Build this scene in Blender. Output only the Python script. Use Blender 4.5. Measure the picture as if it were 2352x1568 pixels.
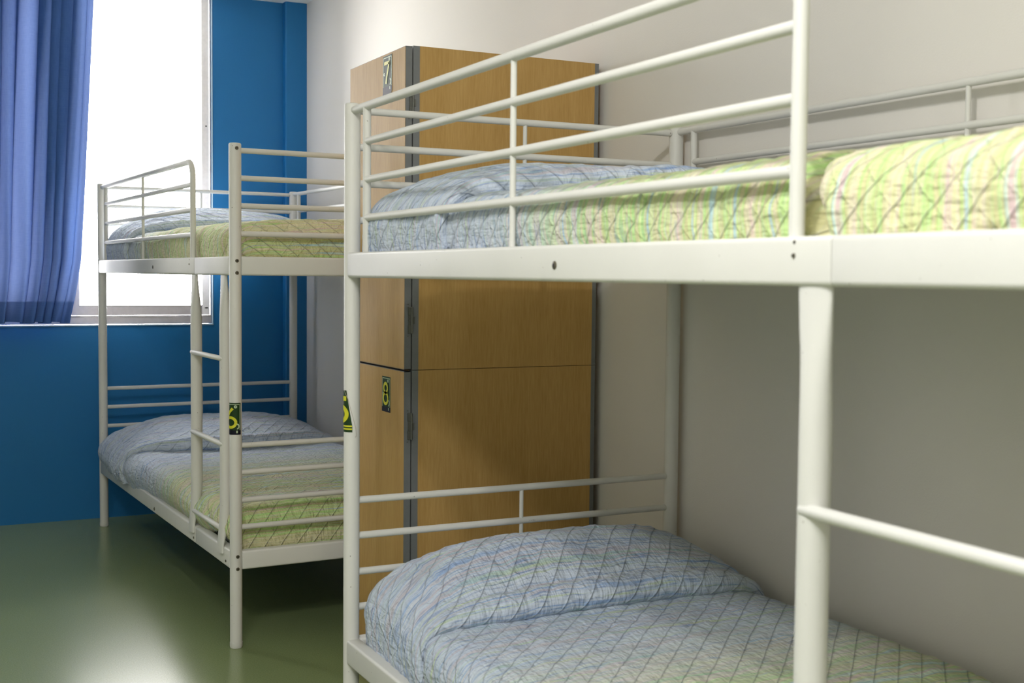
import bpy, math, random
import numpy as np
from mathutils import Matrix, Vector

for o in list(bpy.data.objects): bpy.data.objects.remove(o, do_unlink=True)
scn = bpy.context.scene
COL = scn.collection
random.seed(4); RNG = np.random.default_rng(7)

# ------------------------------------------------------------------ camera
CAM = dict(f=2828.4, loc=(-0.99577, -2.82334, 1.20208), yaw=-0.46849, pitch=-0.0541, roll=0.00946)
cd = bpy.data.cameras.new('camera'); cam = bpy.data.objects.new('camera', cd); COL.objects.link(cam)
cd.sensor_width = 36; cd.lens = CAM['f']/2352*36; cd.clip_start = .02; cd.clip_end = 60
yw, pt, rl = CAM['yaw'], CAM['pitch'], CAM['roll']
fw = Vector((-math.sin(yw), math.cos(yw), 0)); rt = Vector((math.cos(yw), math.sin(yw), 0)); up = Vector((0, 0, 1))
f2 = fw*math.cos(pt) + up*math.sin(pt); u2 = up*math.cos(pt) - fw*math.sin(pt)
r3 = rt*math.cos(rl) + u2*math.sin(rl); u3 = u2*math.cos(rl) - rt*math.sin(rl)
m = Matrix((r3, u3, -f2)).transposed().to_4x4(); m.translation = Vector(CAM['loc']); cam.matrix_world = m
cd.dof.use_dof = True; cd.dof.focus_distance = 4.0; cd.dof.aperture_fstop = 7.0
scn.camera = cam

# ------------------------------------------------------------------ light and exposure
WORLD_STRENGTH = 22.0
KEY = dict(loc=(-0.90, -2.00, 2.47), energy=40.0, color=(1.0, .96, .92), radius=.045)
SOFT = dict(loc=(-1.45, -2.35, 2.545), energy=38.0, color=(.97, .99, 1.0), sx=.30, sy=1.2)  # added soft fill, stands in for ceiling bounce
w = bpy.data.worlds.new('world'); scn.world = w; w.use_nodes = True
bg = w.node_tree.nodes['Background']; bg.inputs[0].default_value = (1.0, .955, .935, 1); bg.inputs[1].default_value = WORLD_STRENGTH
scn.view_settings.view_transform = 'Standard'; scn.view_settings.look = 'None'
scn.view_settings.exposure = 0.36; scn.view_settings.gamma = 1.0; scn.view_settings.use_curve_mapping = False
scn.cycles.caustics_refractive = False; scn.cycles.sample_clamp_indirect = 6.0
scn.cycles.max_bounces = 10; scn.cycles.diffuse_bounces = 6; scn.cycles.glossy_bounces = 4; scn.cycles.transparent_max_bounces = 12
# a portal over the window opening guides the daylight
pl = bpy.data.lights.new('daylight_portal', 'AREA'); pl.shape = 'RECTANGLE'; pl.size = 2.0; pl.size_y = 1.62
pl.cycles.is_portal = True
po = bpy.data.objects.new('daylight_portal', pl); COL.objects.link(po)
po.location = (-.55, 3.52, 1.755); po.rotation_euler = (math.radians(-90), 0, 0)

# ------------------------------------------------------------------ node helpers
def nmat(name):
    mt = bpy.data.materials.new(name); mt.use_nodes = True
    nt = mt.node_tree; return mt, nt, nt.nodes['Principled BSDF']
def N(nt, typ, **kw):
    n = nt.nodes.new(typ)
    for k, v in kw.items():
        if k.startswith('i_'):
            key = k[2:]; key = int(key) if key.isdigit() else key.replace('_', ' ')
            n.inputs[key].default_value = v
        else: setattr(n, k, v)
    return n
def lk(nt, a, b): nt.links.new(a, b)
def mathn(nt, op, a, b=None, c=None):
    n = N(nt, 'ShaderNodeMath', operation=op)
    for i, v in enumerate((a, b, c)):
        if v is None: continue
        if isinstance(v, (int, float)): n.inputs[i].default_value = v
        else: lk(nt, v, n.inputs[i])
    return n.outputs[0]
def comb(nt, x, y, z=0.0):
    n = N(nt, 'ShaderNodeCombineXYZ')
    for i, v in enumerate((x, y, z)):
        if isinstance(v, (int, float)): n.inputs[i].default_value = v
        else: lk(nt, v, n.inputs[i])
    return n.outputs[0]
def ramp(nt, fac, stops, interp='LINEAR'):
    n = N(nt, 'ShaderNodeValToRGB'); cr = n.color_ramp; cr.interpolation = interp
    while len(cr.elements) < len(stops): cr.elements.new(.5)
    for e, (p, c) in zip(cr.elements, stops): e.position = p; e.color = (*c, 1)
    lk(nt, fac, n.inputs[0]); return n.outputs[0]
def mix(nt, fac, a, b, mode='MIX'):
    n = N(nt, 'ShaderNodeMix', data_type='RGBA', blend_type=mode)
    for i, v in ((0, fac), (6, a), (7, b)):
        if isinstance(v, (int, float)): n.inputs[i].default_value = v
        elif isinstance(v, tuple): n.inputs[i].default_value = (*v, 1)
        else: lk(nt, v, n.inputs[i])
    return n.outputs[2]
def noise(nt, vec, scale, detail=2, rough=.5):
    n = N(nt, 'ShaderNodeTexNoise'); n.inputs['Scale'].default_value = scale
    n.inputs['Detail'].default_value = detail; n.inputs['Roughness'].default_value = rough
    if vec is not None: lk(nt, vec, n.inputs['Vector'])
    return n.outputs['Fac']
def bump(nt, h, bsdf, strength=.3, dist=.002):
    n = N(nt, 'ShaderNodeBump'); n.inputs['Strength'].default_value = strength; n.inputs['Distance'].default_value = dist
    lk(nt, h, n.inputs['Height']); lk(nt, n.outputs[0], bsdf.inputs['Normal']); return n
def objco(nt): return N(nt, 'ShaderNodeTexCoord').outputs['Object']
def srgb(r, g, b):
    f = lambda c: (c/255/12.92 if c/255 <= .04045 else ((c/255+.055)/1.055)**2.4)
    return (f(r), f(g), f(b))

# ------------------------------------------------------------------ materials
def plaster(name, col, rough=.75, bs=.25, scale=260, spec=.3):
    mt, nt, b = nmat(name); co = objco(nt)
    n1 = noise(nt, co, 1.3, 3); c = mix(nt, n1, tuple(x*.97 for x in col), tuple(min(1, x*1.03) for x in col))
    lk(nt, c, b.inputs['Base Color']); b.inputs['Roughness'].default_value = rough
    b.inputs['Specular IOR Level'].default_value = spec
    bump(nt, noise(nt, co, scale, 3, .6), b, bs, .0015); return mt
M_white_wall = plaster('white_paint', (.71, .685, .645))
M_blue_wall = plaster('blue_paint', (.006, .145, .375), .55, .25, 200, .4)
M_ceiling = plaster('ceiling_paint', (.80, .79, .77))

def floor_mat():
    mt, nt, b = nmat('green_linoleum'); co = objco(nt)
    n1 = noise(nt, co, 230, 2, .7); n2 = noise(nt, co, 2.2, 4)
    c = mix(nt, n1, (.100, .150, .045), (.270, .335, .165))
    c = mix(nt, mathn(nt, 'MULTIPLY', n2, .35), c, (.25, .28, .15))
    lk(nt, c, b.inputs['Base Color'])
    b.inputs['Roughness'].default_value = .25
    return mt
M_floor = floor_mat()

def frame_mat():
    mt, nt, b = nmat('cream_powder_coat'); co = objco(nt)
    n = noise(nt, co, 9, 4)
    c = mix(nt, n, (.61, .605, .57), (.66, .655, .62))
    sp = noise(nt, co, 150, 1); k = mathn(nt, 'GREATER_THAN', sp, .80)
    c = mix(nt, k, c, (.22, .2, .17))
    lk(nt, c, b.inputs['Base Color']); b.inputs['Roughness'].default_value = .50; b.inputs['Specular IOR Level'].default_value = .38
    bump(nt, noise(nt, co, 500, 2), b, .06, .0006); return mt
M_frame = frame_mat()
def simple(name, col, rough=.5, metal=0., spec=.5):
    mt, nt, b = nmat(name); n = noise(nt, objco(nt), 60, 3)
    lk(nt, mix(nt, n, tuple(x*.9 for x in col), tuple(min(1, x*1.08) for x in col)), b.inputs['Base Color'])
    b.inputs['Roughness'].default_value = rough; b.inputs['Metallic'].default_value = metal
    b.inputs['Specular IOR Level'].default_value = spec; return mt
M_bolt = simple('dull_steel', (.16, .145, .11), .4, .7)
M_socket = simple('socket_dark', (.02, .018, .014), .6)
M_rubber = simple('grey_plastic_foot', (.10, .10, .09), .6)
M_edge = simple('grey_pvc_edging', (.165, .175, .18), .45)
M_hinge = simple('grey_hinge_metal', (.13, .135, .12), .4, .5)
M_alu = simple('aluminium_window_frame', (.60, .56, .57), .4, .25)
M_stile_glare = simple('window_stile_glare', (.90, .86, .85), .4)  # daylight glare on the right stile, put in as a whiter frame colour
M_dark = simple('dark_seal', (.02, .02, .02), .6)
M_trim = simple('window_trim_highlight', (.52, .68, .80), .35)  # pale colour paints the edge of the opening catching light
M_slats = simple('bed_mesh_steel', (.25, .25, .24), .4, .6)
M_mattress = simple('mattress_cover', (.30, .32, .34), .8)
M_green = simple('sticker_green', (.012, .040, .010), .5, 0, .25)
M_navy = simple('sticker_navy', (.004, .005, .016), .5, 0, .25)
M_yellow = simple('sticker_yellow', (.62, .60, .02), .4)
M_pale = simple('sticker_pale', (.45, .55, .36), .4)
M_tape = simple('clear_tape_residue', (.42, .38, .33), .4)

def wood_mat(name, c1, c2):
    mt, nt, b = nmat(name); co = objco(nt)
    s = N(nt, 'ShaderNodeSeparateXYZ'); lk(nt, co, s.inputs[0])
    hx = mathn(nt, 'ADD', s.outputs[0], s.outputs[1])
    v1 = comb(nt, mathn(nt, 'MULTIPLY', hx, 190), mathn(nt, 'MULTIPLY', s.outputs[2], 14))
    v2 = comb(nt, mathn(nt, 'MULTIPLY', hx, 14), mathn(nt, 'MULTIPLY', s.outputs[2], .55))
    g1 = noise(nt, v1, 1, 3, .6); g2 = noise(nt, v2, 1, 3, .55)
    t = mathn(nt, 'ADD', mathn(nt, 'MULTIPLY', g1, .55), mathn(nt, 'MULTIPLY', g2, .5))
    t = mathn(nt, 'SUBTRACT', t, .03)
    c = ramp(nt, t, ((.30, c1), (.70, c2))); lk(nt, c, b.inputs['Base Color'])
    b.inputs['Roughness'].default_value = .55; b.inputs['Specular IOR Level'].default_value = .3
    bump(nt, g1, b, .10, .0006); return mt
M_wood = wood_mat('beech_laminate', (.40, .235, .066), (.54, .345, .125))

def glass_mat():
    mt, nt, b = nmat('window_glass'); out = nt.nodes['Material Output']
    nt.nodes.remove(b)
    t = N(nt, 'ShaderNodeBsdfTransparent'); g = N(nt, 'ShaderNodeBsdfGlossy'); g.inputs['Roughness'].default_value = .02
    t.inputs[0].default_value = (.97, .98, .98, 1)
    ms = N(nt, 'ShaderNodeMixShader'); fr = N(nt, 'ShaderNodeFresnel'); fr.inputs[0].default_value = 1.45
    lk(nt, fr.outputs[0], ms.inputs[0]); lk(nt, t.outputs[0], ms.inputs[1]); lk(nt, g.outputs[0], ms.inputs[2])
    lk(nt, ms.outputs[0], out.inputs[0]); return mt
M_glass = glass_mat()

def curtain_mat():
    mt, nt, b = nmat('blue_cotton_curtain'); out = nt.nodes['Material Output']
    uv = N(nt, 'ShaderNodeTexCoord').outputs['UV']; s = N(nt, 'ShaderNodeSeparateXYZ'); lk(nt, uv, s.inputs[0])
    a = noise(nt, comb(nt, mathn(nt, 'MULTIPLY', s.outputs[0], 420), mathn(nt, 'MULTIPLY', s.outputs[1], 30)), 1, 2)
    c_ = noise(nt, comb(nt, mathn(nt, 'MULTIPLY', s.outputs[0], 30), mathn(nt, 'MULTIPLY', s.outputs[1], 420)), 1, 2)
    wv = mathn(nt, 'MULTIPLY', mathn(nt, 'ADD', a, c_), .5)
    col = mix(nt, wv, (.03, .085, .27), (.07, .15, .40))
    lk(nt, col, b.inputs['Base Color']); b.inputs['Roughness'].default_value = .85; b.inputs['Specular IOR Level'].default_value = .15
    bn = bump(nt, wv, b, .25, .001)
    tr = N(nt, 'ShaderNodeBsdfTranslucent'); tc = mix(nt, wv, (.095, .15, .31), (.18, .225, .42)); lk(nt, tc, tr.inputs[0])
    ms = N(nt, 'ShaderNodeMixShader')
    # the hem is a double layer of cloth and lets less light through
    hem = mathn(nt, 'LESS_THAN', s.outputs[1], .098)
    f = mathn(nt, 'SUBTRACT', .13, mathn(nt, 'MULTIPLY', hem, .09)); lk(nt, f, ms.inputs[0])
    lk(nt, b.outputs[0], ms.inputs[1]); lk(nt, tr.outputs[0], ms.inputs[2]); lk(nt, ms.outputs[0], out.inputs[0]); return mt
M_curtain = curtain_mat()

def quilt_mat(name, shift=0.0, seed=0.0, sg=1.0):
    """striped seersucker patch quilt: UV in metres, U along the bed, V across it"""
    mt, nt, b = nmat(name)
    uv = N(nt, 'ShaderNodeTexCoord').outputs['UV']; s = N(nt, 'ShaderNodeSeparateXYZ'); lk(nt, uv, s.inputs[0])
    u0, v = s.outputs[0], s.outputs[1]
    wob = mathn(nt, 'MULTIPLY', mathn(nt, 'SUBTRACT', noise(nt, comb(nt, mathn(nt, 'MULTIPLY', u0, 3), mathn(nt, 'MULTIPLY', v, 9), seed), 1, 2), .5), .016)
    u = mathn(nt, 'ADD', u0, wob)
    ub = mathn(nt, 'DIVIDE', mathn(nt, 'ADD', u, shift), 2.4)
    base = ramp(nt, ub, ((0.0, (.36, .44, .60)), (.17, (.38, .47, .62)), (.27, (.50, .58, .68)), (.36, (.58, .65, .62)),
                         (.46, (.56, .64, .42)), (.58, (.68, .71, .36)), (.78, (.66, .66, .33)), (1.0, (.56, .53, .18))))
    # woven bands: one set of yarns at the head, another towards the foot
    n3 = noise(nt, comb(nt, mathn(nt, 'MULTIPLY', u, 34), mathn(nt, 'MULTIPLY', v, .5), seed+3), 1, 2, .55)
    B0 = (.56, .62, .70)
    head = ramp(nt, n3, ((.0, (.20, .31, .56)), (.34, (.24, .36, .60)), (.36, B0), (.43, (.44, .53, .64)), (.44, (.46, .55, .36)), (.455, B0), (.52, (.50, .56, .66)),
                         (.535, (.24, .36, .60)), (.55, B0), (.60, (.50, .45, .50)), (.62, (.36, .50, .58)), (.66, (.52, .60, .34)), (.68, B0)))
    Y0 = (.50, .485, .25)
    n3f = noise(nt, comb(nt, mathn(nt, 'MULTIPLY', u, 24), mathn(nt, 'MULTIPLY', v, .35), seed+23), 1, 3, .6)
    foot = ramp(nt, n3f, ((.0, (.40, .58, .66)), (.34, (.34, .52, .70)), (.36, Y0), (.42, (.68, .67, .42)), (.435, (.60, .44, .46)), (.455, (.64, .60, .40)), (.50, Y0),
                         (.52, (.36, .62, .20)), (.54, (.58, .66, .34)), (.57, Y0), (.59, (.30, .50, .62)), (.61, (.66, .78, .60)), (.65, (.58, .42, .46))))
    fb = N(nt, 'ShaderNodeMapRange', interpolation_type='SMOOTHSTEP'); fb.inputs['From Min'].default_value = .22; fb.inputs['From Max'].default_value = .44; lk(nt, ub, fb.inputs['Value'])
    c = mix(nt, .88, base, mix(nt, fb.outputs[0], head, foot))
    # short broken threads
    n4 = noise(nt, comb(nt, mathn(nt, 'MULTIPLY', u, 210), mathn(nt, 'MULTIPLY', v, 13), seed+5), 1, 3, .6)
    f2_ = N(nt, 'ShaderNodeMapRange'); f2_.inputs['From Min'].default_value = .53; f2_.inputs['From Max'].default_value = .64
    f2_.inputs['To Max'].default_value = .62; lk(nt, n4, f2_.inputs['Value'])
    n5 = noise(nt, comb(nt, mathn(nt, 'MULTIPLY', u, 24), mathn(nt, 'MULTIPLY', v, .4), seed+7), 1, 0)
    acc = ramp(nt, mathn(nt, 'ADD', ub, mathn(nt, 'MULTIPLY', mathn(nt, 'SUBTRACT', n5, .5), .9)),
               ((.05, (.10, .17, .38)), (.26, (.15, .23, .44)), (.40, (.20, .38, .46)), (.56, (.36, .56, .22)), (.72, (.60, .56, .40)), (.95, (.42, .56, .36))))
    c = mix(nt, f2_.outputs[0], c, acc)
    n8 = noise(nt, comb(nt, mathn(nt, 'MULTIPLY', u, 260), mathn(nt, 'MULTIPLY', v, 19), seed+15), 1, 2, .6)
    f8 = N(nt, 'ShaderNodeMapRange'); f8.inputs['From Min'].default_value = .56; f8.inputs['From Max'].default_value = .70; f8.inputs['To Max'].default_value = .45; lk(nt, n8, f8.inputs['Value'])
    c = mix(nt, f8.outputs[0], c, (.60, .62, .60))
    # woven fleck
    n6 = noise(nt, comb(nt, mathn(nt, 'MULTIPLY', u, 340), mathn(nt, 'MULTIPLY', v, 55), seed), 1, 2, .7)
    n7 = mathn(nt, 'ADD', .78, mathn(nt, 'MULTIPLY', n6, .44))
    c = mix(nt, 1.0, c, comb(nt, n7, n7, n7), 'MULTIPLY')
    # stitched seams of the diamond quilting
    D = .060
    def seam(sum_):
        fr = mathn(nt, 'FRACT', mathn(nt, 'DIVIDE', sum_, D))
        return mathn(nt, 'MULTIPLY', mathn(nt, 'ABSOLUTE', mathn(nt, 'SUBTRACT', fr, .5)), 2)   # 1 on the seam
    s1 = seam(mathn(nt, 'ADD', u0, mathn(nt, 'MULTIPLY', v, sg))); s2 = mathn(nt, 'MULTIPLY', seam(mathn(nt, 'SUBTRACT', u0, mathn(nt, 'MULTIPLY', v, sg))), .93)
    mx = mathn(nt, 'MAXIMUM', s1, s2)
    line = N(nt, 'ShaderNodeMapRange'); line.inputs['From Min'].default_value = .955; line.inputs['From Max'].default_value = .99; lk(nt, mx, line.inputs['Value'])
    c = mix(nt, mathn(nt, 'MULTIPLY', line.outputs[0], .38), c, (.12, .16, .22))
    lk(nt, c, b.inputs['Base Color']); b.inputs['Roughness'].default_value = .88
    b.inputs['Specular IOR Level'].default_value = .15; b.inputs['Sheen Weight'].default_value = .15
    # puckers
    w1 = noise(nt, comb(nt, mathn(nt, 'MULTIPLY', u0, 170), mathn(nt, 'MULTIPLY', v, 36), seed+1), 1, 3, .6)
    w2 = noise(nt, comb(nt, mathn(nt, 'MULTIPLY', u0, 26), mathn(nt, 'MULTIPLY', v, 90), seed+2), 1, 2, .5)
    h = mathn(nt, 'ADD', mathn(nt, 'MULTIPLY', w1, .55), mathn(nt, 'MULTIPLY', w2, 1.15))
    h = mathn(nt, 'SUBTRACT', h, mathn(nt, 'MULTIPLY', mathn(nt, 'POWER', mx, 10), .55))
    bump(nt, h, b, .85, .008); return mt

# ------------------------------------------------------------------ mesh helpers
class MB:
    """collects shapes and links them as one mesh object"""
    def __init__(s): s.v = []; s.f = []; s.mi = []; s.k = 0
    def add(s, vs, fs, mi=0):
        n = s.k; s.v += [tuple(p) for p in vs]; s.k += len(vs)
        s.f += [tuple(i+n for i in f) for f in fs]; s.mi += [mi]*len(fs); return s
    def build(s, name, mats, parent=None, smooth=True, sharp=40):
        me = bpy.data.meshes.new(name); me.from_pydata(s.v, [], s.f)
        if not isinstance(mats, (list, tuple)): mats = [mats]
        for q in mats: me.materials.append(q)
        me.polygons.foreach_set('material_index', s.mi)
        me.polygons.foreach_set('use_smooth', [smooth]*len(s.f)); me.update()
        if smooth: me.set_sharp_from_angle(angle=math.radians(sharp))
        o = bpy.data.objects.new(name, me); COL.objects.link(o)
        if parent: o.parent = parent
        return o
    def box(s, x0, x1, y0, y1, z0, z1, mi=0):
        vs = [(x, y, z) for x in (x0, x1) for y in (y0, y1) for z in (z0, z1)]
        return s.add(vs, [(0, 1, 3, 2), (4, 6, 7, 5), (0, 4, 5, 1), (2, 3, 7, 6), (0, 2, 6, 4), (1, 5, 7, 3)], mi)
    def loft(s, rings, cap=True, mi=0, closed=True):
        n = len(rings[0]); vs = [p for r in rings for p in r]; fs = []
        for a in range(len(rings)-1):
            for i in range(n if closed else n-1):
                j = (i+1) % n; fs.append((a*n+i, a*n+j, (a+1)*n+j, (a+1)*n+i))
        if cap: fs.append(tuple(range(n-1, -1, -1))); fs.append(tuple(range((len(rings)-1)*n, len(rings)*n)))
        return s.add(vs, fs, mi)
    def tube(s, path, r, seg=16, mi=0):
        P = [Vector(p) for p in path]; rings = []; ref = None
        for i, p in enumerate(P):
            t = (P[min(i+1, len(P)-1)] - P[max(i-1, 0)]).normalized()
            if ref is None:
                ref = Vector((0, 0, 1)) if abs(t.z) < .9 else Vector((1, 0, 0))
            a = (ref - t*ref.dot(t)).normalized(); ref = a; bb = t.cross(a)
            rr = r if not isinstance(r, (list, tuple)) else r[i]
            rings.append([p + a*rr*math.cos(2*math.pi*k/seg) + bb*rr*math.sin(2*math.pi*k/seg) for k in range(seg)])
        return s.loft(rings, True, mi)
    def bar(s, p0, p1, r, seg=16): return s.tube([p0, p1], r, seg)
    def rrect(s, axis, a0, a1, c, w, h, rad, end_round=0.0, mi=0):
        """rounded rectangular tube along axis 'x' or 'y'; c = centre of section, w across, h up"""
        def ring(pos, shrink):
            pts = []; W = w/2-shrink; H = h/2-shrink; R = max(rad-shrink, .0008)
            for cx, cz, a in ((W-R, H-R, 0), (-(W-R), H-R, 90), (-(W-R), -(H-R), 180), (W-R, -(H-R), 270)):
                for k in range(6):
                    t = math.radians(a + 90*k/5); pts.append((cx+R*math.cos(t), cz+R*math.sin(t)))
            if axis == 'y': return [(c[0]+p, pos, c[1]+q) for p, q in pts]
            return [(pos, c[0]+p, c[1]+q) for p, q in pts][::-1]
        e = end_round; rs = []
        if e: rs += [ring(a0, e), ring(a0+e*.35, e*.35)]
        rs += [ring(a0+e, 0), ring(a1-e, 0)]
        if e: rs += [ring(a1-e*.35, e*.35), ring(a1, e)]
        return s.loft(rs, True, mi)

def empty(name, loc=(0, 0, 0), rz=0.0):
    o = bpy.data.objects.new(name, None); COL.objects.link(o); o.location = loc; o.rotation_euler = (0, 0, rz); o.empty_display_size = .1; return o
def tag(o, label, cat, group=None):
    o['label'] = label; o['category'] = cat
    if group: o['group'] = group
    return o
def struct(o): o['kind'] = 'structure'; return o

# ------------------------------------------------------------------ room shell
YB = 3.385; ZC = 2.572; XL = -2.9; YF = -4.3; PIL = .05
def wallx(y): return .960 - .0090*y          # the white wall runs a touch out of square
WX0, WX1, WZ0 = -1.55, .455, .9385
b = MB(); b.box(XL-.15, 1.3, YF-.15, YB+.25, -.12, 0); struct(b.build('floor', M_floor, smooth=False))
b = MB(); b.box(XL-.15, 1.3, YF-.15, YB+.25, ZC, ZC+.12); struct(b.build('ceiling', M_ceiling, smooth=False))
b = MB()
vs = [(wallx(YF), YF, 0), (wallx(YB+.2), YB+.2, 0), (wallx(YB+.2), YB+.2, ZC), (wallx(YF), YF, ZC)]
vs += [(x+.2, y, z) for x, y, z in vs]
b.add(vs, [(0, 1, 2, 3), (7, 6, 5, 4), (0, 4, 5, 1), (1, 5, 6, 2), (2, 6, 7, 3), (3, 7, 4, 0)])
struct(b.build('wall_right', M_white_wall, smooth=False))
b = MB(); T = .09
b.box(XL-.15, WX0, YB, YB+T, 0, ZC); b.box(WX0, WX1, YB, YB+T, 0, WZ0); b.box(WX1, wallx(YB)+.1, YB, YB+T, 0, ZC)
b.box(WX0, WX1, YB, YB+T, ZC-.0005, ZC)
pxl = .818
b.add([(pxl, YB+.01, 0), (pxl, YB-PIL+.006, 0), (pxl+.006, YB-PIL, 0), (1.05, YB-PIL, 0), (pxl, YB+.01, ZC), (pxl, YB-PIL+.006, ZC), (pxl+.006, YB-PIL, ZC), (1.05, YB-PIL, ZC)],
      [(0, 1, 5, 4), (1, 2, 6, 5), (2, 3, 7, 6)])
struct(b.build('wall_back', M_blue_wall, smooth=False))
b = MB(); b.box(XL-.15, XL, YF-.15, YB+.2, 0, ZC); struct(b.build('wall_left', M_white_wall, smooth=False))
b = MB(); b.box(XL-.15, 1.3, YF-.15, YF, 0, ZC); struct(b.build('wall_front', M_white_wall, smooth=False))
# edge bead round the window opening, its highlight painted in pale
b = MB()
b.rrect('x', WX0, WX1+.004, (YB-.002, WZ0+.001), .008, .007, .0025)
b.tube([(WX1+.001, YB-.001, WZ0), (WX1+.001, YB-.001, ZC-.005)], .0035, 8)
struct(b.build('trim_1', M_trim))

# ------------------------------------------------------------------ window
win = struct(empty('window_1', ((WX0+WX1)/2, YB+.04, WZ0)))
def wpart(mb, name, mat, parent=win, **kw):
    o = mb.build(name, mat, None, **kw); o.parent = parent
    o.matrix_parent_inverse = Matrix.Translation(-Vector(win.location)) if parent is win else Matrix.Identity(4)
    return o
fy0, fy1 = YB+.012, YB+.070
b = MB()
b.rrect('x', WX0+.001, WX1-.003, ((fy0+fy1)/2, WZ0+.023), fy1-fy0, .036, .003)
b.rrect('x', WX0+.001, WX1-.003, (fy0+.004, WZ0+.0445), .016, .006, .002)
b.rrect('x', WX0+.001, WX1-.003, ((fy0+fy1)/2, ZC-.006), fy1-fy0, .010, .003)
b.box(WX0+.001, WX0+.035, fy0, fy1, WZ0+.005, ZC-.01); b.box(WX1-.006, WX1-.0025, fy0+.004, fy1, WZ0+.01, ZC-.01)
wpart(b, 'window_frame', M_alu)
SB = WZ0+.048; ST = ZC-.012
def sash(x0, x1, y0, name_mat):
    fr = MB(); d = .024
    fr.box(x0, x0+.036, y0, y0+d, SB, ST); fr.box(x1-.036, x1, y0, y0+d, SB, ST, 1)
    fr.box(x0+.036, x1-.036, y0+.001, y0+d-.001, SB, SB+.046); fr.box(x0+.036, x1-.036, y0+.001, y0+d-.001, ST-.008, ST)
    o = wpart(fr, 'sash', [M_alu, M_stile_glare], smooth=False)
    g = MB(); g.box(x0+.030, x1-.030, y0+.010, y0+.014, SB+.04, ST-.004)
    p = g.build('pane', M_glass, o, smooth=False)
    q = MB(); q.box(x0+.036, x1-.036, y0-.0005, y0+.001, SB+.046, SB+.0485)
    q.build('seal', M_dark, o, smooth=False)
sash(-.214, WX1-.010, fy0+.006, 0); sash(-.90, -.182, fy0+.034, 0); sash(WX0+.02, -.86, fy0+.006, 0)
b = MB()
for z in (WZ0+.083, WZ0+.99): b.bar((WX1-.024, fy0+.0065, z), (WX1-.024, fy0+.004, z), .0035, 10)
b.box(WX1-.034, WX1-.018, fy0+.004, fy0+.0065, WZ0+.081, WZ0+.085)
wpart(b, 'screw', M_socket)

# ------------------------------------------------------------------ curtain
def curtain():
    pts = []
    nx, nz = 420, 120; top, bot = ZC-.02, .958
    c = tag(empty('curtain', (-.7, YB-.10, bot)), 'blue cotton curtain hanging in folds to the sill over the left of the window', 'curtain')
    knots = np.array([0, .10, .16, .24, .30, .37, .46, .53, .61, .70, .78, .86, .93, 1.0])
    V = np.zeros((nz+1, nx+1, 3)); U = np.zeros((nz+1, nx+1, 2))
    a = np.linspace(0, 1, nx+1); h = np.linspace(0, 1, nz+1)
    for j, hh in enumerate(h):
        z = bot + (top-bot)*hh
        xr = np.interp(z, [.958, 1.10, 1.25, 1.65, 2.47, 2.6], [-.236, -.206, -.181, -.157, -.113, -.108])
        xl = -1.15
        ph = 2*np.pi*(17.5*a + .42*np.sin(3.3*a*6.28+1.0) + .16*np.sin(2.2*hh+9*a))
        fold = np.sin(ph) + .45*np.sin(2.0*ph+1.2+hh*1.5) + .25*np.sin(3.1*ph+2.0*hh)
        amp = .027*(1-.15*hh)*(.7+.5*np.sin(5*a+2)**2)
        y = YB-.075 + amp*fold*np.minimum(1, 14*(1-a)+.25)
        x = xl + (xr-xl)*a + .030*np.cos(ph+.6+.5*np.sin(4*a+2*hh))*np.minimum(1, 10*(1-a))*(1+.35*np.sin(6*a+3*hh))
        zz = z + (0.004*np.sin(ph*.5) if j == 0 else 0)
        V[j, :, 0] = x; V[j, :, 1] = np.minimum(y, YB-.022); V[j, :, 2] = zz
        U[j, :, 0] = a*2.2; U[j, :, 1] = z-bot
    grid_mesh('cloth', V, U, M_curtain, c, inv=True)
    return c
def grid_mesh(name, V, UV, mat, parent=None, inv=False, flip=False):
    nj, ni = V.shape[:2]
    idx = np.arange(nj*ni).reshape(nj, ni)
    q = np.stack([idx[:-1, :-1], idx[:-1, 1:], idx[1:, 1:], idx[1:, :-1]], -1).reshape(-1, 4)
    if flip: q = q[:, ::-1]
    me = bpy.data.meshes.new(name)
    me.vertices.add(nj*ni); me.vertices.foreach_set('co', V.reshape(-1).astype(np.float32))
    me.loops.add(q.size); me.loops.foreach_set('vertex_index', q.reshape(-1).astype(np.int32))
    me.polygons.add(len(q)); me.polygons.foreach_set('loop_start', np.arange(0, q.size, 4, dtype=np.int32))
    me.polygons.foreach_set('loop_total', np.full(len(q), 4, np.int32))
    me.update(calc_edges=True)
    uvl = me.uv_layers.new(name='UVMap'); uvl.data.foreach_set('uv', UV.reshape(-1, 2)[q.reshape(-1)].astype(np.float32).reshape(-1))
    me.polygons.foreach_set('use_smooth', np.ones(len(q), bool)); me.materials.append(mat); me.validate()
    o = bpy.data.objects.new(name, me); COL.objects.link(o)
    if parent:
        o.parent = parent
        if inv: o.matrix_parent_inverse = Matrix.Translation(-Vector(parent.location))
    return o
curtain()

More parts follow.
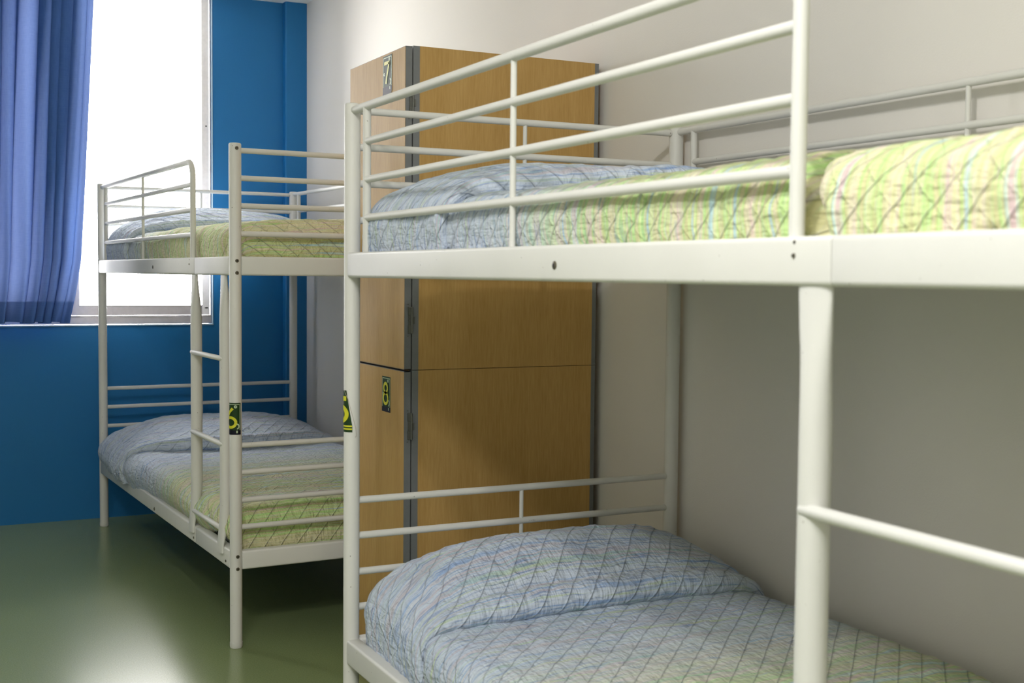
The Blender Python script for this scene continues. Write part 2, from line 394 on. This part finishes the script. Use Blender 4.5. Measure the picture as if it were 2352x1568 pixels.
# ------------------------------------------------------------------ bunk bed (local frame: x to the wall, y = -s, s from head to foot)
W, L = .930, 2.135; HT = 1.607; PR = .0195
ZU, ZLO, BH = 1.2518, .3131, .0600      # beam tops and beam height
BW = .036
def make_bed():
    root = empty('bunk_bed')
    P = lambda x, s, z: (x, -s, z)
    for x, s in ((0, 0), (W, 0), (0, L), (W, L)):
        m_ = MB(); m_.tube([P(x, s, .012), P(x, s, HT-.004), P(x, s, HT-.001), P(x, s, HT)], [PR, PR, PR-.0015, PR-.005], 28)
        lg = m_.build('leg', M_frame, root)
        f_ = MB(); f_.tube([P(x, s, 0), P(x, s, .004), P(x, s, .018)], [PR-.001, PR+.0008, PR+.0008], 24); f_.build('foot_cap', M_frame, lg)
    for zt in (ZU, ZLO):
        cz = zt-BH/2
        for x in (0, W):
            s_j = 1.7095
            for a, e in ((PR-.003, s_j-.0008), (s_j+.0008, L-PR+.003)):
                m_ = MB(); m_.rrect('y', -e, -a, (x, cz), BW, BH, .007, .0025); m_.build('side_rail', M_frame, root)
        for s in (0, L):
            m_ = MB(); m_.rrect('x', PR-.003, W-PR+.003, (-s, cz), BW, BH, .007, .002); m_.build('end_rail', M_frame, root)
        # wire-mesh sleeping base resting on a ledge inside the rails
        m_ = MB()
        for k in range(14):
            s = .10 + k*(L-.2)/13; m_.rrect('x', .014, W-.014, (-s, zt-.036), .05, .008, .002)
        m_.build('bed_slats', M_slats, root)
    # end tubes
    hb = {'u': (1.5905, 1.504, 1.417, 1.329), 'l': (.6508, .5637, .4745, .388)}
    for s, nm in ((0, 'head_bar'), (L, 'foot_bar')):
        for z in hb['u']+hb['l']:
            m_ = MB(); m_.bar(P(PR-.006, s, z-(.006 if (s and z > 1) else 0)), P(W-PR+.006, s, z-(.006 if (s and z > 1) else 0)), .0088); m_.build(nm, M_frame, root)
        for za, zb in ((ZU-.004, 1.59), (ZLO-.004, .650)):
            m_ = MB(); m_.bar(P(.465, s, za), P(.465, s, zb), .0052, 12); m_.build('end_upright', M_frame, root)
    # front guard
    s1, s2, s3 = .101, .853, 1.627; gz = (1.5895, 1.5085, 1.420, 1.332)
    R = .055; arc = [P(0, s3-R+R*math.sin(t), gz[0]-R+R*math.cos(t)) for t in np.linspace(0, math.pi/2, 9)]
    m_ = MB(); m_.tube([P(0, PR-.010, gz[0])]+arc+[P(0, s3, ZU-.004)], .0100, 18); m_.build('guard_bar', M_frame, root)
    for z in gz[1:]:
        m_ = MB(); m_.bar(P(0, s1-.004, z), P(0, s3, z), .0085); m_.build('guard_bar', M_frame, root)
    m_ = MB(); m_.bar(P(0, s1, ZU-.004), P(0, s1, gz[0]), .0095); m_.build('guard_upright', M_frame, root)
    m_ = MB(); m_.bar(P(0, s2, ZU-.004), P(0, s2, gz[0]), .0056); m_.build('guard_upright', M_frame, root)
    # rear guard, full length
    gb = (1.5935, 1.508, 1.420, 1.332)
    m_ = MB(); m_.bar(P(W, PR-.01, gb[0]), P(W, L-PR+.01, gb[0]), .0095); m_.build('guard_bar', M_frame, root)
    for z in gb[1:]:
        m_ = MB(); m_.bar(P(W, .078, z), P(W, L-.078, z), .0085); m_.build('guard_bar', M_frame, root)
    for s, r in ((.083, .0090), (1.022, .0056), (L-.083, .0090)):
        m_ = MB(); m_.bar(P(W, s, ZU-.004), P(W, s, gb[0]), r); m_.build('guard_upright', M_frame, root)
    # ladder
    def stile(s):
        rings = []
        z0, z1 = ZLO-.022, ZU-BH+.007
        for z, k in ((z0, 0), (z0+.03, .10), (z0+.06, .35), (z0+.09, .62), (z0+.125, .86), (z0+.17, 1), ((z0+z1)/2, 1), (z1-.17, 1), (z1-.125, .86), (z1-.09, .62), (z1-.06, .36), (z1-.025, .10), (z1, 0)):
            rx = .0065+(.0198-.0065)*k; ry = .0300+(.0198-.0300)*k; cx = -.0215*(1-k) - .002*k
            if z > .9: cx = -.0065*(1-k) - .002*k
            n = 28; rings.append([(cx+rx*math.copysign(abs(math.cos(t))**(1 if k > .5 else .8), math.cos(t)), -s+ry*math.sin(t), z) for t in [2*math.pi*i/n for i in range(n)]])
        m_ = MB(); m_.loft(rings); return m_.build('ladder_stile', M_frame, root)
    stile(1.6722); stile(2.032)
    for z in (.9265-.004, .6440, .3665):
        m_ = MB(); m_.tube([P(-.015, 1.661, z), P(-.015, 1.668, z), P(-.016, 2.037, z), P(-.015, 2.044, z)], [.004, .0088, .0088, .004], 16); m_.build('ladder_rung', M_frame, root)
    # fixings
    def bolt(p, d, r=.0055):
        q = Vector(p); d = Vector(d); m_ = MB()
        m_.tube([q-d*.002, q+d*.0012, q+d*.0022], [r, r, r*.8], 14); o = m_.build('bolt', M_bolt, root)
        k = MB(); k.tube([q+d*.0020, q+d*.0027], [r*.45, r*.45], 6); k.build('bolt_socket', M_socket, o); return o
    for x in (0, W):
        for z in (1.590, 1.238, 1.200, .297, .257): bolt(P(x, L+PR, z), (0, -1, 0), .0058)
        for z in (1.238, 1.200, .297, .257): bolt(P(x, -PR, z), (0, 1, 0), .0058)
    mv = [bolt(P(-BW/2, 1.044, z), (-1, 0, 0), .007) for z in (1.2185, .271)]
    for s in (1.71-.022, 2.084): bolt(P(-BW/2, s, .271), (-1, 0, 0), .0045)
    for z in (1.2285, 1.2445): bolt(P(-BW/2+(.002 if z > 1.24 else 0), 1.6445, z), (-1, 0, 0), .003)
    return root, mv
bed, moved = make_bed()
tag(bed, 'cream metal bunk bed in the foreground whose ladder post crosses the right of the picture', 'bunk bed', 'cream tubular metal bunk beds')
def copy_tree(o, parent=None):
    c = o.copy(); COL.objects.link(c); c.parent = parent
    for ch in o.children: copy_tree(ch, c)
    return c
FAR = ((-.1054, 3.1825, 0), .0408)
bed2 = copy_tree(bed); bed2.location = FAR[0]; bed2.rotation_euler = (0, 0, FAR[1])
tag(bed2, 'cream metal bunk bed by the window and blue wall, number 6 sticker on its post', 'bunk bed', 'cream tubular metal bunk beds')
for c in bed2.children:
    if c.data is moved[0].data or c.data is moved[1].data: c.location.y -= .053

# ------------------------------------------------------------------ stickers
def stroke(path, wd, n=60):
    """ribbon quads along a 2D path (list of points), returns verts, faces"""
    P = np.array(path, float)
    d = np.r_[0, np.cumsum(np.hypot(*np.diff(P, axis=0).T))]; t = np.linspace(0, d[-1], n)
    Q = np.c_[np.interp(t, d, P[:, 0]), np.interp(t, d, P[:, 1])]
    T = np.gradient(Q, axis=0); T /= np.linalg.norm(T, axis=1)[:, None]; Nn = np.c_[-T[:, 1], T[:, 0]]
    v = np.r_[Q+Nn*wd/2, Q-Nn*wd/2]; f = [(i, i+1, n+i+1, n+i) for i in range(n-1)]
    return v, f
def arc(cx, cy, rx, ry, a0, a1, n=24): return [(cx+rx*math.cos(math.radians(a)), cy+ry*math.sin(math.radians(a))) for a in np.linspace(a0, a1, n)]
DIG = {'6': [arc(0, -.22, .26, .25, 0, 360, 40), [(-.25, -.16), (-.20, .06), (-.06, .30), (.12, .50)]],
       '8': [arc(0, -.22, .25, .25, 0, 360, 40), arc(0, .25, .20, .21, 0, 360, 40)],
       '7': [[(-.28, .44), (.27, .44)], [(.24, .44), (.10, .10), (-.02, -.20), (-.08, -.48)]],
       '5': [[(.24, .46), (-.18, .46), (-.22, .10)], arc(-.02, -.14, .27, .27, 125, -140, 36)]}
def grid_patch(x0, x1, y0, y1, nx=12, ny=2):
    xs = np.linspace(x0, x1, nx+1); ys = np.linspace(y0, y1, ny+1)
    v = np.array([(x, y) for y in ys for x in xs]); f = [(j*(nx+1)+i, j*(nx+1)+i+1, (j+1)*(nx+1)+i+1, (j+1)*(nx+1)+i) for j in range(ny) for i in range(nx)]
    return v, f
def sticker(digit, w_, h_, mapf, parent, torn=False, name='number_sticker'):
    """mapf(a, b, lift) -> 3D, a across, b up, both in metres from the centre"""
    m_ = MB()
    def put(v, f, lift, mi):
        m_.add([mapf(a, b_, lift) for a, b_ in v], f, mi)
    lim = (lambda b_: 9) if not torn else (lambda b_: w_/2 - .0175*max(0, (b_+h_*.36)/h_))
    def clipx(v): return np.array([(min(a, lim(b_)), b_) for a, b_ in v])
    v, f = grid_patch(-w_/2, w_/2, -h_/2, h_/2, 14, 16); put(clipx(v), f, .0003, 0)
    e = w_*.06
    if not torn:
        fr = [(-w_/2+e, -h_/2+h_*.13), (-w_/2+e, h_/2-e*1.3), (w_/2-e, h_/2-e*1.3), (w_/2-e, -h_/2+h_*.13)]
        v, f = stroke(fr, w_*.035, 90); put(v, f, .0006, 3)
        v, f = grid_patch(-w_/2, w_/2, -h_/2, -h_/2+h_*.14, 14, 2); put(v, f, .0007, 1)
        v, f = stroke(arc(w_*.30, -h_*.24, w_*.08, h_*.07, -100, 100), w_*.07, 24); put(v, f, .0008, 3)
        v, f = stroke(arc(w_*.22, h_*.38, w_*.05, h_*.03, 0, 360), w_*.06, 16); put(v, f, .0008, 3)
        v, f = grid_patch(w_*.25, w_*.33, -h_/2+h_*.05, -h_/2+h_*.13, 2, 2); put(v, f, .0009, 3)
        v, f = stroke(arc(-w_*.34, 0, w_*.05, h_*.03, 0, 360), w_*.05, 16); put(v, f, .0008, 3)
        for st in DIG[digit]:
            v, f = stroke([(a*w_*1.05-.04*w_, b_*h_*.62+.02*h_) for a, b_ in st], w_*.135, 60); put(v, f, .0014, 2)
    else:
        for yb in (-.44, -.37):
            v, f = grid_patch(-w_/2, w_/2, yb*h_, (yb+.035)*h_, 14, 1); put(clipx(v)-np.array([.0008, 0]), f, .0008, 2)
        for st in DIG[digit]:
            v, f = stroke([(a*w_*1.05+.02*w_, b_*h_*.62+.02*h_) for a, b_ in st], w_*.17, 60); put(v, f, .0014, 2)
        # clear tape edge left behind by the torn half
        v, f = stroke([(w_*.60, -.62*h_), (w_*.66, -.58*h_), (w_*.62, -.40*h_), (w_*.34, .30*h_), (w_*.16, .50*h_), (w_*.02, .50*h_)], .0013, 60); put(v, f, .0009, 4)
    o = m_.build(name, [M_green, M_navy, M_yellow, M_pale, M_tape], parent, smooth=False); return o
def cyl(s0, x0, zc, ang0, r=PR):
    """wrap on a leg: ang0 = direction the sticker centre faces, in the bed frame"""
    def f(a, b_, lift):
        t = ang0 + a/r; return (x0+(r+lift)*math.cos(t), -s0+(r+lift)*math.sin(t), zc+b_)
    return f
sticker('6', .064, .101, cyl(L, 0, .7385, math.radians(-149)), bed2)
sticker('5', .066, .101, cyl(0, 0, .870, math.radians(-202)), bed, torn=True)

# ------------------------------------------------------------------ lockers
LX, LY, LW, LD = .328, .421, .604, .464; ZM = .9285; ZTOP = 1.842
def locker(z0, z1, label, digit, dz):
    root = tag(empty('locker', (LX+LW/2, LY+LD/2, z0)), label, 'locker', 'beech lockers stacked by the wall')
    def fin(mb, name, mat, par=root, sm=False):
        o = mb.build(name, mat, par, smooth=sm)
        if par is root: o.matrix_parent_inverse = Matrix.Translation(-Vector(root.location))
        return o
    e = .0195; t = .019
    g = .0008
    b = MB(); b.box(LX+e, LX+LW-e*.7, LY, LY+t, z0+g, z1-g); fin(b, 'side_panel', M_wood)
    b = MB(); b.box(LX, LX+LW, LY+LD-t, LY+LD, z0+g, z1-g); fin(b, 'side_panel', M_wood)
    b = MB(); b.box(LX, LX+e, LY, LY+t, z0+g, z1-g); b.box(LX+LW-e*.7, LX+LW, LY, LY+t, z0+g, z1-g); fin(b, 'edge_strip', M_edge)
    b = MB(); b.box(LX+.004, LX+LW-.002, LY+t, LY+LD-t, z1-t-g, z1-g-.0005); fin(b, 'top_panel', M_wood)
    b = MB(); b.box(LX+.004, LX+LW-.002, LY+t, LY+LD-t, z0+g, z0+t); fin(b, 'bottom_panel', M_wood)
    b = MB(); b.box(LX+LW-.010, LX+LW-.002, LY+t, LY+LD-t, z0+t, z1-t-g); fin(b, 'back_panel', M_wood)
    dx1 = LX-.0035; dx0 = dx1-.0205; d0, d1 = LY+.0005, LY+LD-.001; a, c = z0+.002, z1-dz*.7
    b = MB(); b.box(dx0, dx1, d0+.0012, d1-.0012, a+.0012, c-.0012)
    door = fin(b, 'door', M_wood)
    b = MB(); b.box(dx0+.0008, dx1, d0, d0+.0016, a, c); b.box(dx0+.0008, dx1, d1-.0016, d1, a, c)
    b.box(dx0+.0008, dx1, d0, d1, c-.0016, c); b.box(dx0+.0008, dx1, d0, d1, a, a+.0016)
    b.build('door_edging', M_edge, door, smooth=False)
    for z in (z0+.142, z1-.160):
        h = MB()
        for q in (-.026, .026): h.rrect('x', dx0+.011, LX+.0005, (LY-.0025, z+q), .006, .024, .002)
        h.rrect('x', dx0+.012, LX-.0015, (LY-.0020, z), .004, .03, .001)
        h.rrect('x', LX-.001, LX+.007, (LY-.0015, z), .003, .020, .001)
        h.bar((LX-.0018, LY-.004, z-.038), (LX-.0018, LY-.004, z+.038), .0028, 10)
        for q in (-.045, .045): h.bar((dx0+.011, LY-.0002, z+q), (dx0+.011, LY-.0012, z+q), .0022, 8)
        h.build('hinge', M_hinge, door)
    yc = .5595; zc = {'7': 1.7805, '8': .8485}[digit]
    def mp(a_, b_, lift): return (dx0-lift-.0002, yc-a_, zc+b_)
    sticker(digit, .068 if digit == '8' else .072, .104, mp, door)
    if digit == '7':
        q = MB()    # dark torn scrap under the number with white flecks
        q.add([mp(a_, b_, .0006) for a_, b_ in ((-.034, -.050), (.034, -.046), (.032, -.072), (.012, -.066), (-.008, -.076), (-.03, -.064), (-.046, -.072))], [(6, 5, 4, 3, 2, 1, 0)])
        q.build('sticker_scrap', M_navy, door, smooth=False)
    return root
locker(0.0, ZM, 'lower beech locker with the number 8 sticker, beneath the other locker', '8', .005)
locker(ZM, ZTOP, 'upper beech locker with the number 7 sticker, standing on the other locker', '7', .0045)

# ------------------------------------------------------------------ quilts
M_Q = [quilt_mat('striped_quilt_cotton', -.20, 0.0, -1.0), quilt_mat('striped_quilt_cotton', -.18, 21.0),
       quilt_mat('striped_quilt_cotton', -.02, 43.0, -1.0), quilt_mat('striped_quilt_cotton', -.50, 67.0)]
def smooth1(a, k):
    ker = np.ones(k)/k; return np.convolve(np.pad(a, (k//2, k-1-k//2), mode='edge'), ker, 'valid')
def vnoise(u, v, fu, fv, seed):
    """cheap smooth value noise"""
    r = np.random.default_rng(seed); G = r.standard_normal((96, 96))
    x = u*fu; y = v*fv; xi = np.floor(x).astype(int); yi = np.floor(y).astype(int); fx = x-xi; fy = y-yi
    fx = fx*fx*(3-2*fx); fy = fy*fy*(3-2*fy); g = lambda i, j: G[i % 96, j % 96]
    return (g(xi, yi)*(1-fx)+g(xi+1, yi)*fx)*(1-fy) + (g(xi, yi+1)*(1-fx)+g(xi+1, yi+1)*fx)*fy
def quilt(zt, mat, parent_xf, label, seed, hq=.120, xo=.010, xb=.0235, crown=.012, hp=.10, sf=.45, sfk=0.0, res=.0065, foot_s=2.105,
          creases=(), hang=0.0, res_x=None, extra=None, plen=None, pexp=4.0, sg=1.0, lift=0.0, tuck=0.0):
    root = tag(empty('quilt'), label, 'quilt', 'striped quilts on the bunks')
    root.location = parent_xf[0]; root.rotation_euler = (0, 0, parent_xf[1])
    zb = zt-.028; H = hq+.028; s0 = .030
    # cross-section in (x, n) with n = 0 bottom .. 1 top
    xw = .9085
    ctl = np.array([(xb, 0), (xb-(xb-xo)*.5, .18), (xo, .40), (xo, .62), (xo+.012, .82), (xo+.036, .95), (xo+.075, 1.0),
                    (.20, 1.0), (.465, 1.0), (.73, 1.0), (xw-.07, 1.0), (xw-.034, .95), (xw-.010, .82), (xw, .62), (xw, .40), (xw-.004, .18), (xw-.008, 0)])
    cc = np.c_[ctl[:, 0], ctl[:, 1]*H]
    for _ in range(3):   # Chaikin corner cutting
        q = np.empty((2*len(cc)-2+2, 2)); q[0] = cc[0]; q[-1] = cc[-1]
        q[1:-1:2] = .75*cc[:-1]+.25*cc[1:]; q[2:-1:2] = (.25*cc[:-1]+.75*cc[1:])[:len(q[2:-1:2])]
        q = q[:2*len(cc)]; q[-1] = cc[-1]; cc = q
    d = np.r_[0, np.cumsum(np.hypot(*np.diff(cc, axis=0).T))]; Lv = d[-1]
    nt_ = int(Lv/(res_x or res)); tv = np.linspace(0, Lv, nt_+1)
    sx = np.interp(tv, d, cc[:, 0]); sn = np.interp(tv, d, cc[:, 1])/H
    def base(S, T_):     # S, T_ arrays (broadcast) -> xyz ; T_ index grid
        x = sx[T_]; n = sn[T_]
        R0, R1 = .055, .060
        e0 = np.clip((S-s0)/R0, 0, 1); e1 = np.clip((foot_s-S)/R1, 0, 1)
        E = np.sqrt(1-(1-e0)**2+1e-9)*np.sqrt(1-(1-e1)**2+1e-9)
        top = H + crown*np.clip(np.sin(np.pi*np.clip((x-.02)/.89, 0, 1)), 0, 1)*n**4
        low = vnoise(S, x, 3.1, 3.7, seed)*.0035*n**3 + vnoise(S, x, 9, 5, seed+1)*.0016*n**2
        z = zb + (n*top+low)*E
        x2 = .466+(x-.466)*(1-.07*(1-E))
        # side bulges irregularly
        x2 = x2 + np.where(x < .3, -1, 0)*vnoise(S, n, 5.5, 1.5, seed+2)*.004*np.sin(np.pi*np.clip(n, 0, 1))*(n < .97)
        if hang: # hem slipping out over the rail towards the head
            kz = hang*np.exp(-((S-.55)/.42)**2)*(x < .3)*np.clip(1-n, 0, 1)
            x2 = x2 - kz*1.05; z = z + kz*.30 + .006*np.sin(S*23)*(kz > .004)
        if tuck: x2 = x2 + tuck*np.exp(-(S/.42)**4)*(x < .3)*np.sin(np.pi*np.clip(n*.9+.05, 0, 1))*(n < .999)
        if lift: z = z + lift*np.clip(1-n/.7, 0, 1)*(x < .3)*np.exp(-((S-1.93)/.16)**2)
        for (sc, sl, dep, wd) in creases:
            ss = sc + sl*n; gg = dep*np.exp(-((S-ss)/wd)**2)*np.clip((n-.0)/.3, 0, 1)*np.clip((.42-x)/.3, 0, 1)
            x2 = x2 + gg*(x < .12); z = z - gg*.5*n**3
        return np.stack([x2, -S, z], -1)
    def normals(V):
        a = np.gradient(V, axis=0); b_ = np.gradient(V, axis=1); nrm = np.cross(a, b_); l = np.linalg.norm(nrm, axis=-1, keepdims=True)
        return nrm/np.maximum(l, 1e-12)
    def quilting(u, v, amp):
        D = .060; a = np.abs(np.sin(np.pi*((u+sg*v)/D))); b_ = np.abs(np.sin(np.pi*((u-sg*v)/D)))
        return amp*(.8*a**.6+.2*b_**.6)
    def wr(u, v): return .0011*vnoise(u, v, 75, 17, seed+5) + .0011*vnoise(u, v, 14, 45, seed+6)
    # rows
    def rows(a, b_, end=False):
        n = int((b_-a)/res); k = np.linspace(a, b_, n+1)
        h_ = s0+.055*(1-np.cos(np.linspace(0, math.pi/2, 14)))
        k = np.r_[h_, k[k > h_[-1]+.002]]
        if end: f_ = foot_s-.060*(1-np.cos(np.linspace(math.pi/2, 0, 14))); k = np.r_[k[k < f_[0]-.002], f_]
        return k
    S = rows(s0, foot_s, True)[:, None]; T_ = np.arange(nt_+1)[None, :]
    V = base(S+0*T_, T_+0*S.astype(int))
    mid = V[:, nt_//2]; uu = np.r_[0, np.cumsum(np.linalg.norm(np.diff(mid, axis=0), axis=1))]
    U = np.stack(np.broadcast_arrays(uu[:, None], tv[None, :]), -1)
    nr = normals(V); nr[nr[..., 2] < -.9] *= 1
    if nr[len(nr)//2, nt_//2, 2] < 0: nr = -nr
    V = V + nr*(quilting(U[..., 0], U[..., 1], .0034)+wr(U[..., 0], U[..., 1]))[..., None]
    grid_mesh('quilt_body', V, U, mat, root, flip=False)
    # turned-over head end lying on the pillow
    S = rows(s0, sf+.2); S = s0 + (S-s0)
    sft = sf + sfk*np.sin(np.pi*np.clip((sx-.02)/.89, 0, 1)) + (extra(sx, sn) if extra else 0)
    frac = (S-s0)/(S[-1]-s0)
    SS = s0 + frac[:, None]*(sft[None, :]-s0)
    TT = np.broadcast_to(T_, SS.shape)
    w_top = np.clip((sn-.55)/.45, 0, 1)**1.2*(1-np.abs(np.clip((sx-.466)/.452, -1, 1))**pexp)
    def pill(sr):         # pillow profile along the bed, 0..1
        sr = np.clip(sr, 0, 1); return np.clip(np.sin(np.pi*np.clip(sr*.93+.05, 0, 1)), 0, 1)**.75
    off = .012 + .008*w_top[None, :] + hp*pill((SS-s0)/(sft[None, :]-s0))*w_top[None, :] + .004*vnoise(SS, sx[None, :]+0*SS, 7, 5, seed+11)*w_top[None, :]
    edge_h = .018+.042*w_top
    k_e = np.clip((frac-.88)/.12, 0, 1)[:, None]; k_e = k_e*k_e*(3-2*k_e)
    off = off*(1-k_e) + edge_h[None, :]*k_e
    B = base(SS, TT); nb = normals(B)
    if nb[len(nb)//2, nt_//2, 2] < 0: nb = -nb
    F_ = B + nb*off[..., None]
    rr = np.linspace(0, math.pi, 12)[1:]
    curl = []
    for a_ in rr:
        s_ = sft + .55*edge_h*math.sin(a_); Bc = base(np.broadcast_to(s_, (2, len(s_))), np.broadcast_to(T_[0], (2, nt_+1)))[0]
        curl.append(Bc + nb[-1]*(edge_h*(1+math.cos(a_))/2*.98-.004*(1-math.cos(a_))/2)[:, None])
    F_ = np.concatenate([F_, np.array(curl)], 0)
    mid = F_[:, nt_//2]; uu = np.r_[0, np.cumsum(np.linalg.norm(np.diff(mid, axis=0), axis=1))]
    U = np.stack(np.broadcast_arrays(uu[:, None], tv[None, :]), -1).copy()
    nr = normals(F_)
    if nr[len(S)//2, nt_//2, 2] < 0: nr = -nr
    fade = np.ones(len(F_)); fade[-11:] = np.linspace(1, .2, 11)
    F_ = F_ + nr*((quilting(U[..., 0], U[..., 1], .0034)+wr(U[..., 0], U[..., 1]))*fade[:, None])[..., None]
    F_[:len(S), :, 2] = np.maximum(F_[:len(S), :, 2], zb)
    U[..., 0] = U[..., 0]*.75
    grid_mesh('quilt_fold', F_, U, mat, root)
    return root
NEAR = ((0, 0, 0), 0.0)
quilt(ZU, M_Q[0], NEAR, 'blue to yellow striped quilt on the upper bunk in the foreground', 1, hq=.108, xo=.014, sg=-1.0, hp=.058, sf=.52, sfk=.10,
      creases=((1.655, -.05, .050, .017),), crown=.016)
quilt(ZLO, M_Q[1], NEAR, 'blue striped quilt on the lower bunk in the foreground, patched with light and shade', 2, hq=.124, xo=-.008, tuck=.034, hp=.112, sf=.43, sfk=.01,
      crown=.012, extra=lambda x, n: .03*np.clip((.05-x)/.06, 0, 1)*(1-n))
quilt(ZU, M_Q[2], FAR, 'pale blue and yellow striped quilt on the upper bunk beside the window', 3, hq=.112, xo=.012, sg=-1.0, hp=.085, sf=.52, sfk=.05,
      res=.010, crown=.014, creases=((1.95, .05, .02, .03),))
quilt(ZLO, M_Q[3], FAR, 'blue to yellow striped quilt on the lower bunk by the blue wall', 4, hq=.124, xo=-.014, hp=.075, sf=.62, sfk=.20,
      res=.010, crown=.008, hang=.045, lift=.05, creases=((1.90, -.08, .014, .02),))
# mattresses under the quilts
for xf, zt, lb in ((FAR, ZLO, 'mattress edge showing dark under the lifted quilt on the lower bunk by the blue wall'),):
    b = MB(); b.rrect('y', -2.09, -.045, (.466, zt-.031+.058), .860, .116, .03, .012)
    o = b.build('mattress', M_mattress); o.location = xf[0]; o.rotation_euler = (0, 0, xf[1])
    tag(o, lb, 'mattress')

# ------------------------------------------------------------------ ceiling lamp and an added fill light (above the frame)
def lamp_bulb():
    r = tag(empty('ceiling_lamp', (KEY['loc'][0], KEY['loc'][1], ZC)), 'bare round ceiling lamp above the bunk beds', 'lamp')
    b = MB(); b.tube([(0, 0, 0), (0, 0, -.022), (0, 0, -.030)], [.055, .055, .035], 24); b.build('lamp_base', M_ceiling, r)
    l = bpy.data.lights.new('bulb', 'POINT'); l.energy = KEY['energy']; l.color = KEY['color']; l.shadow_soft_size = KEY['radius']
    o = bpy.data.objects.new('bulb_light', l); COL.objects.link(o); o.parent = r; o.location = (0, 0, KEY['loc'][2]-ZC)
lamp_bulb()
def soft_fill():  # made-up fill panel, brightens the near side of the room
    x, y, z = SOFT['loc']
    r = tag(empty('fill_light', (x, y, ZC)), 'added soft fill light on the ceiling, out of view', 'lamp')
    b = MB(); b.box(-.17, .17, -.63, .63, -.022, 0); b.build('fill_panel', M_ceiling, r, smooth=False)
    l = bpy.data.lights.new('tube', 'AREA'); l.shape = 'RECTANGLE'; l.size = SOFT['sx']; l.size_y = SOFT['sy']; l.energy = SOFT['energy']; l.color = SOFT['color']  # area light that gives the added fill
    o = bpy.data.objects.new('fill_area', l); COL.objects.link(o); o.parent = r; o.location = (0, 0, -.027)
soft_fill()
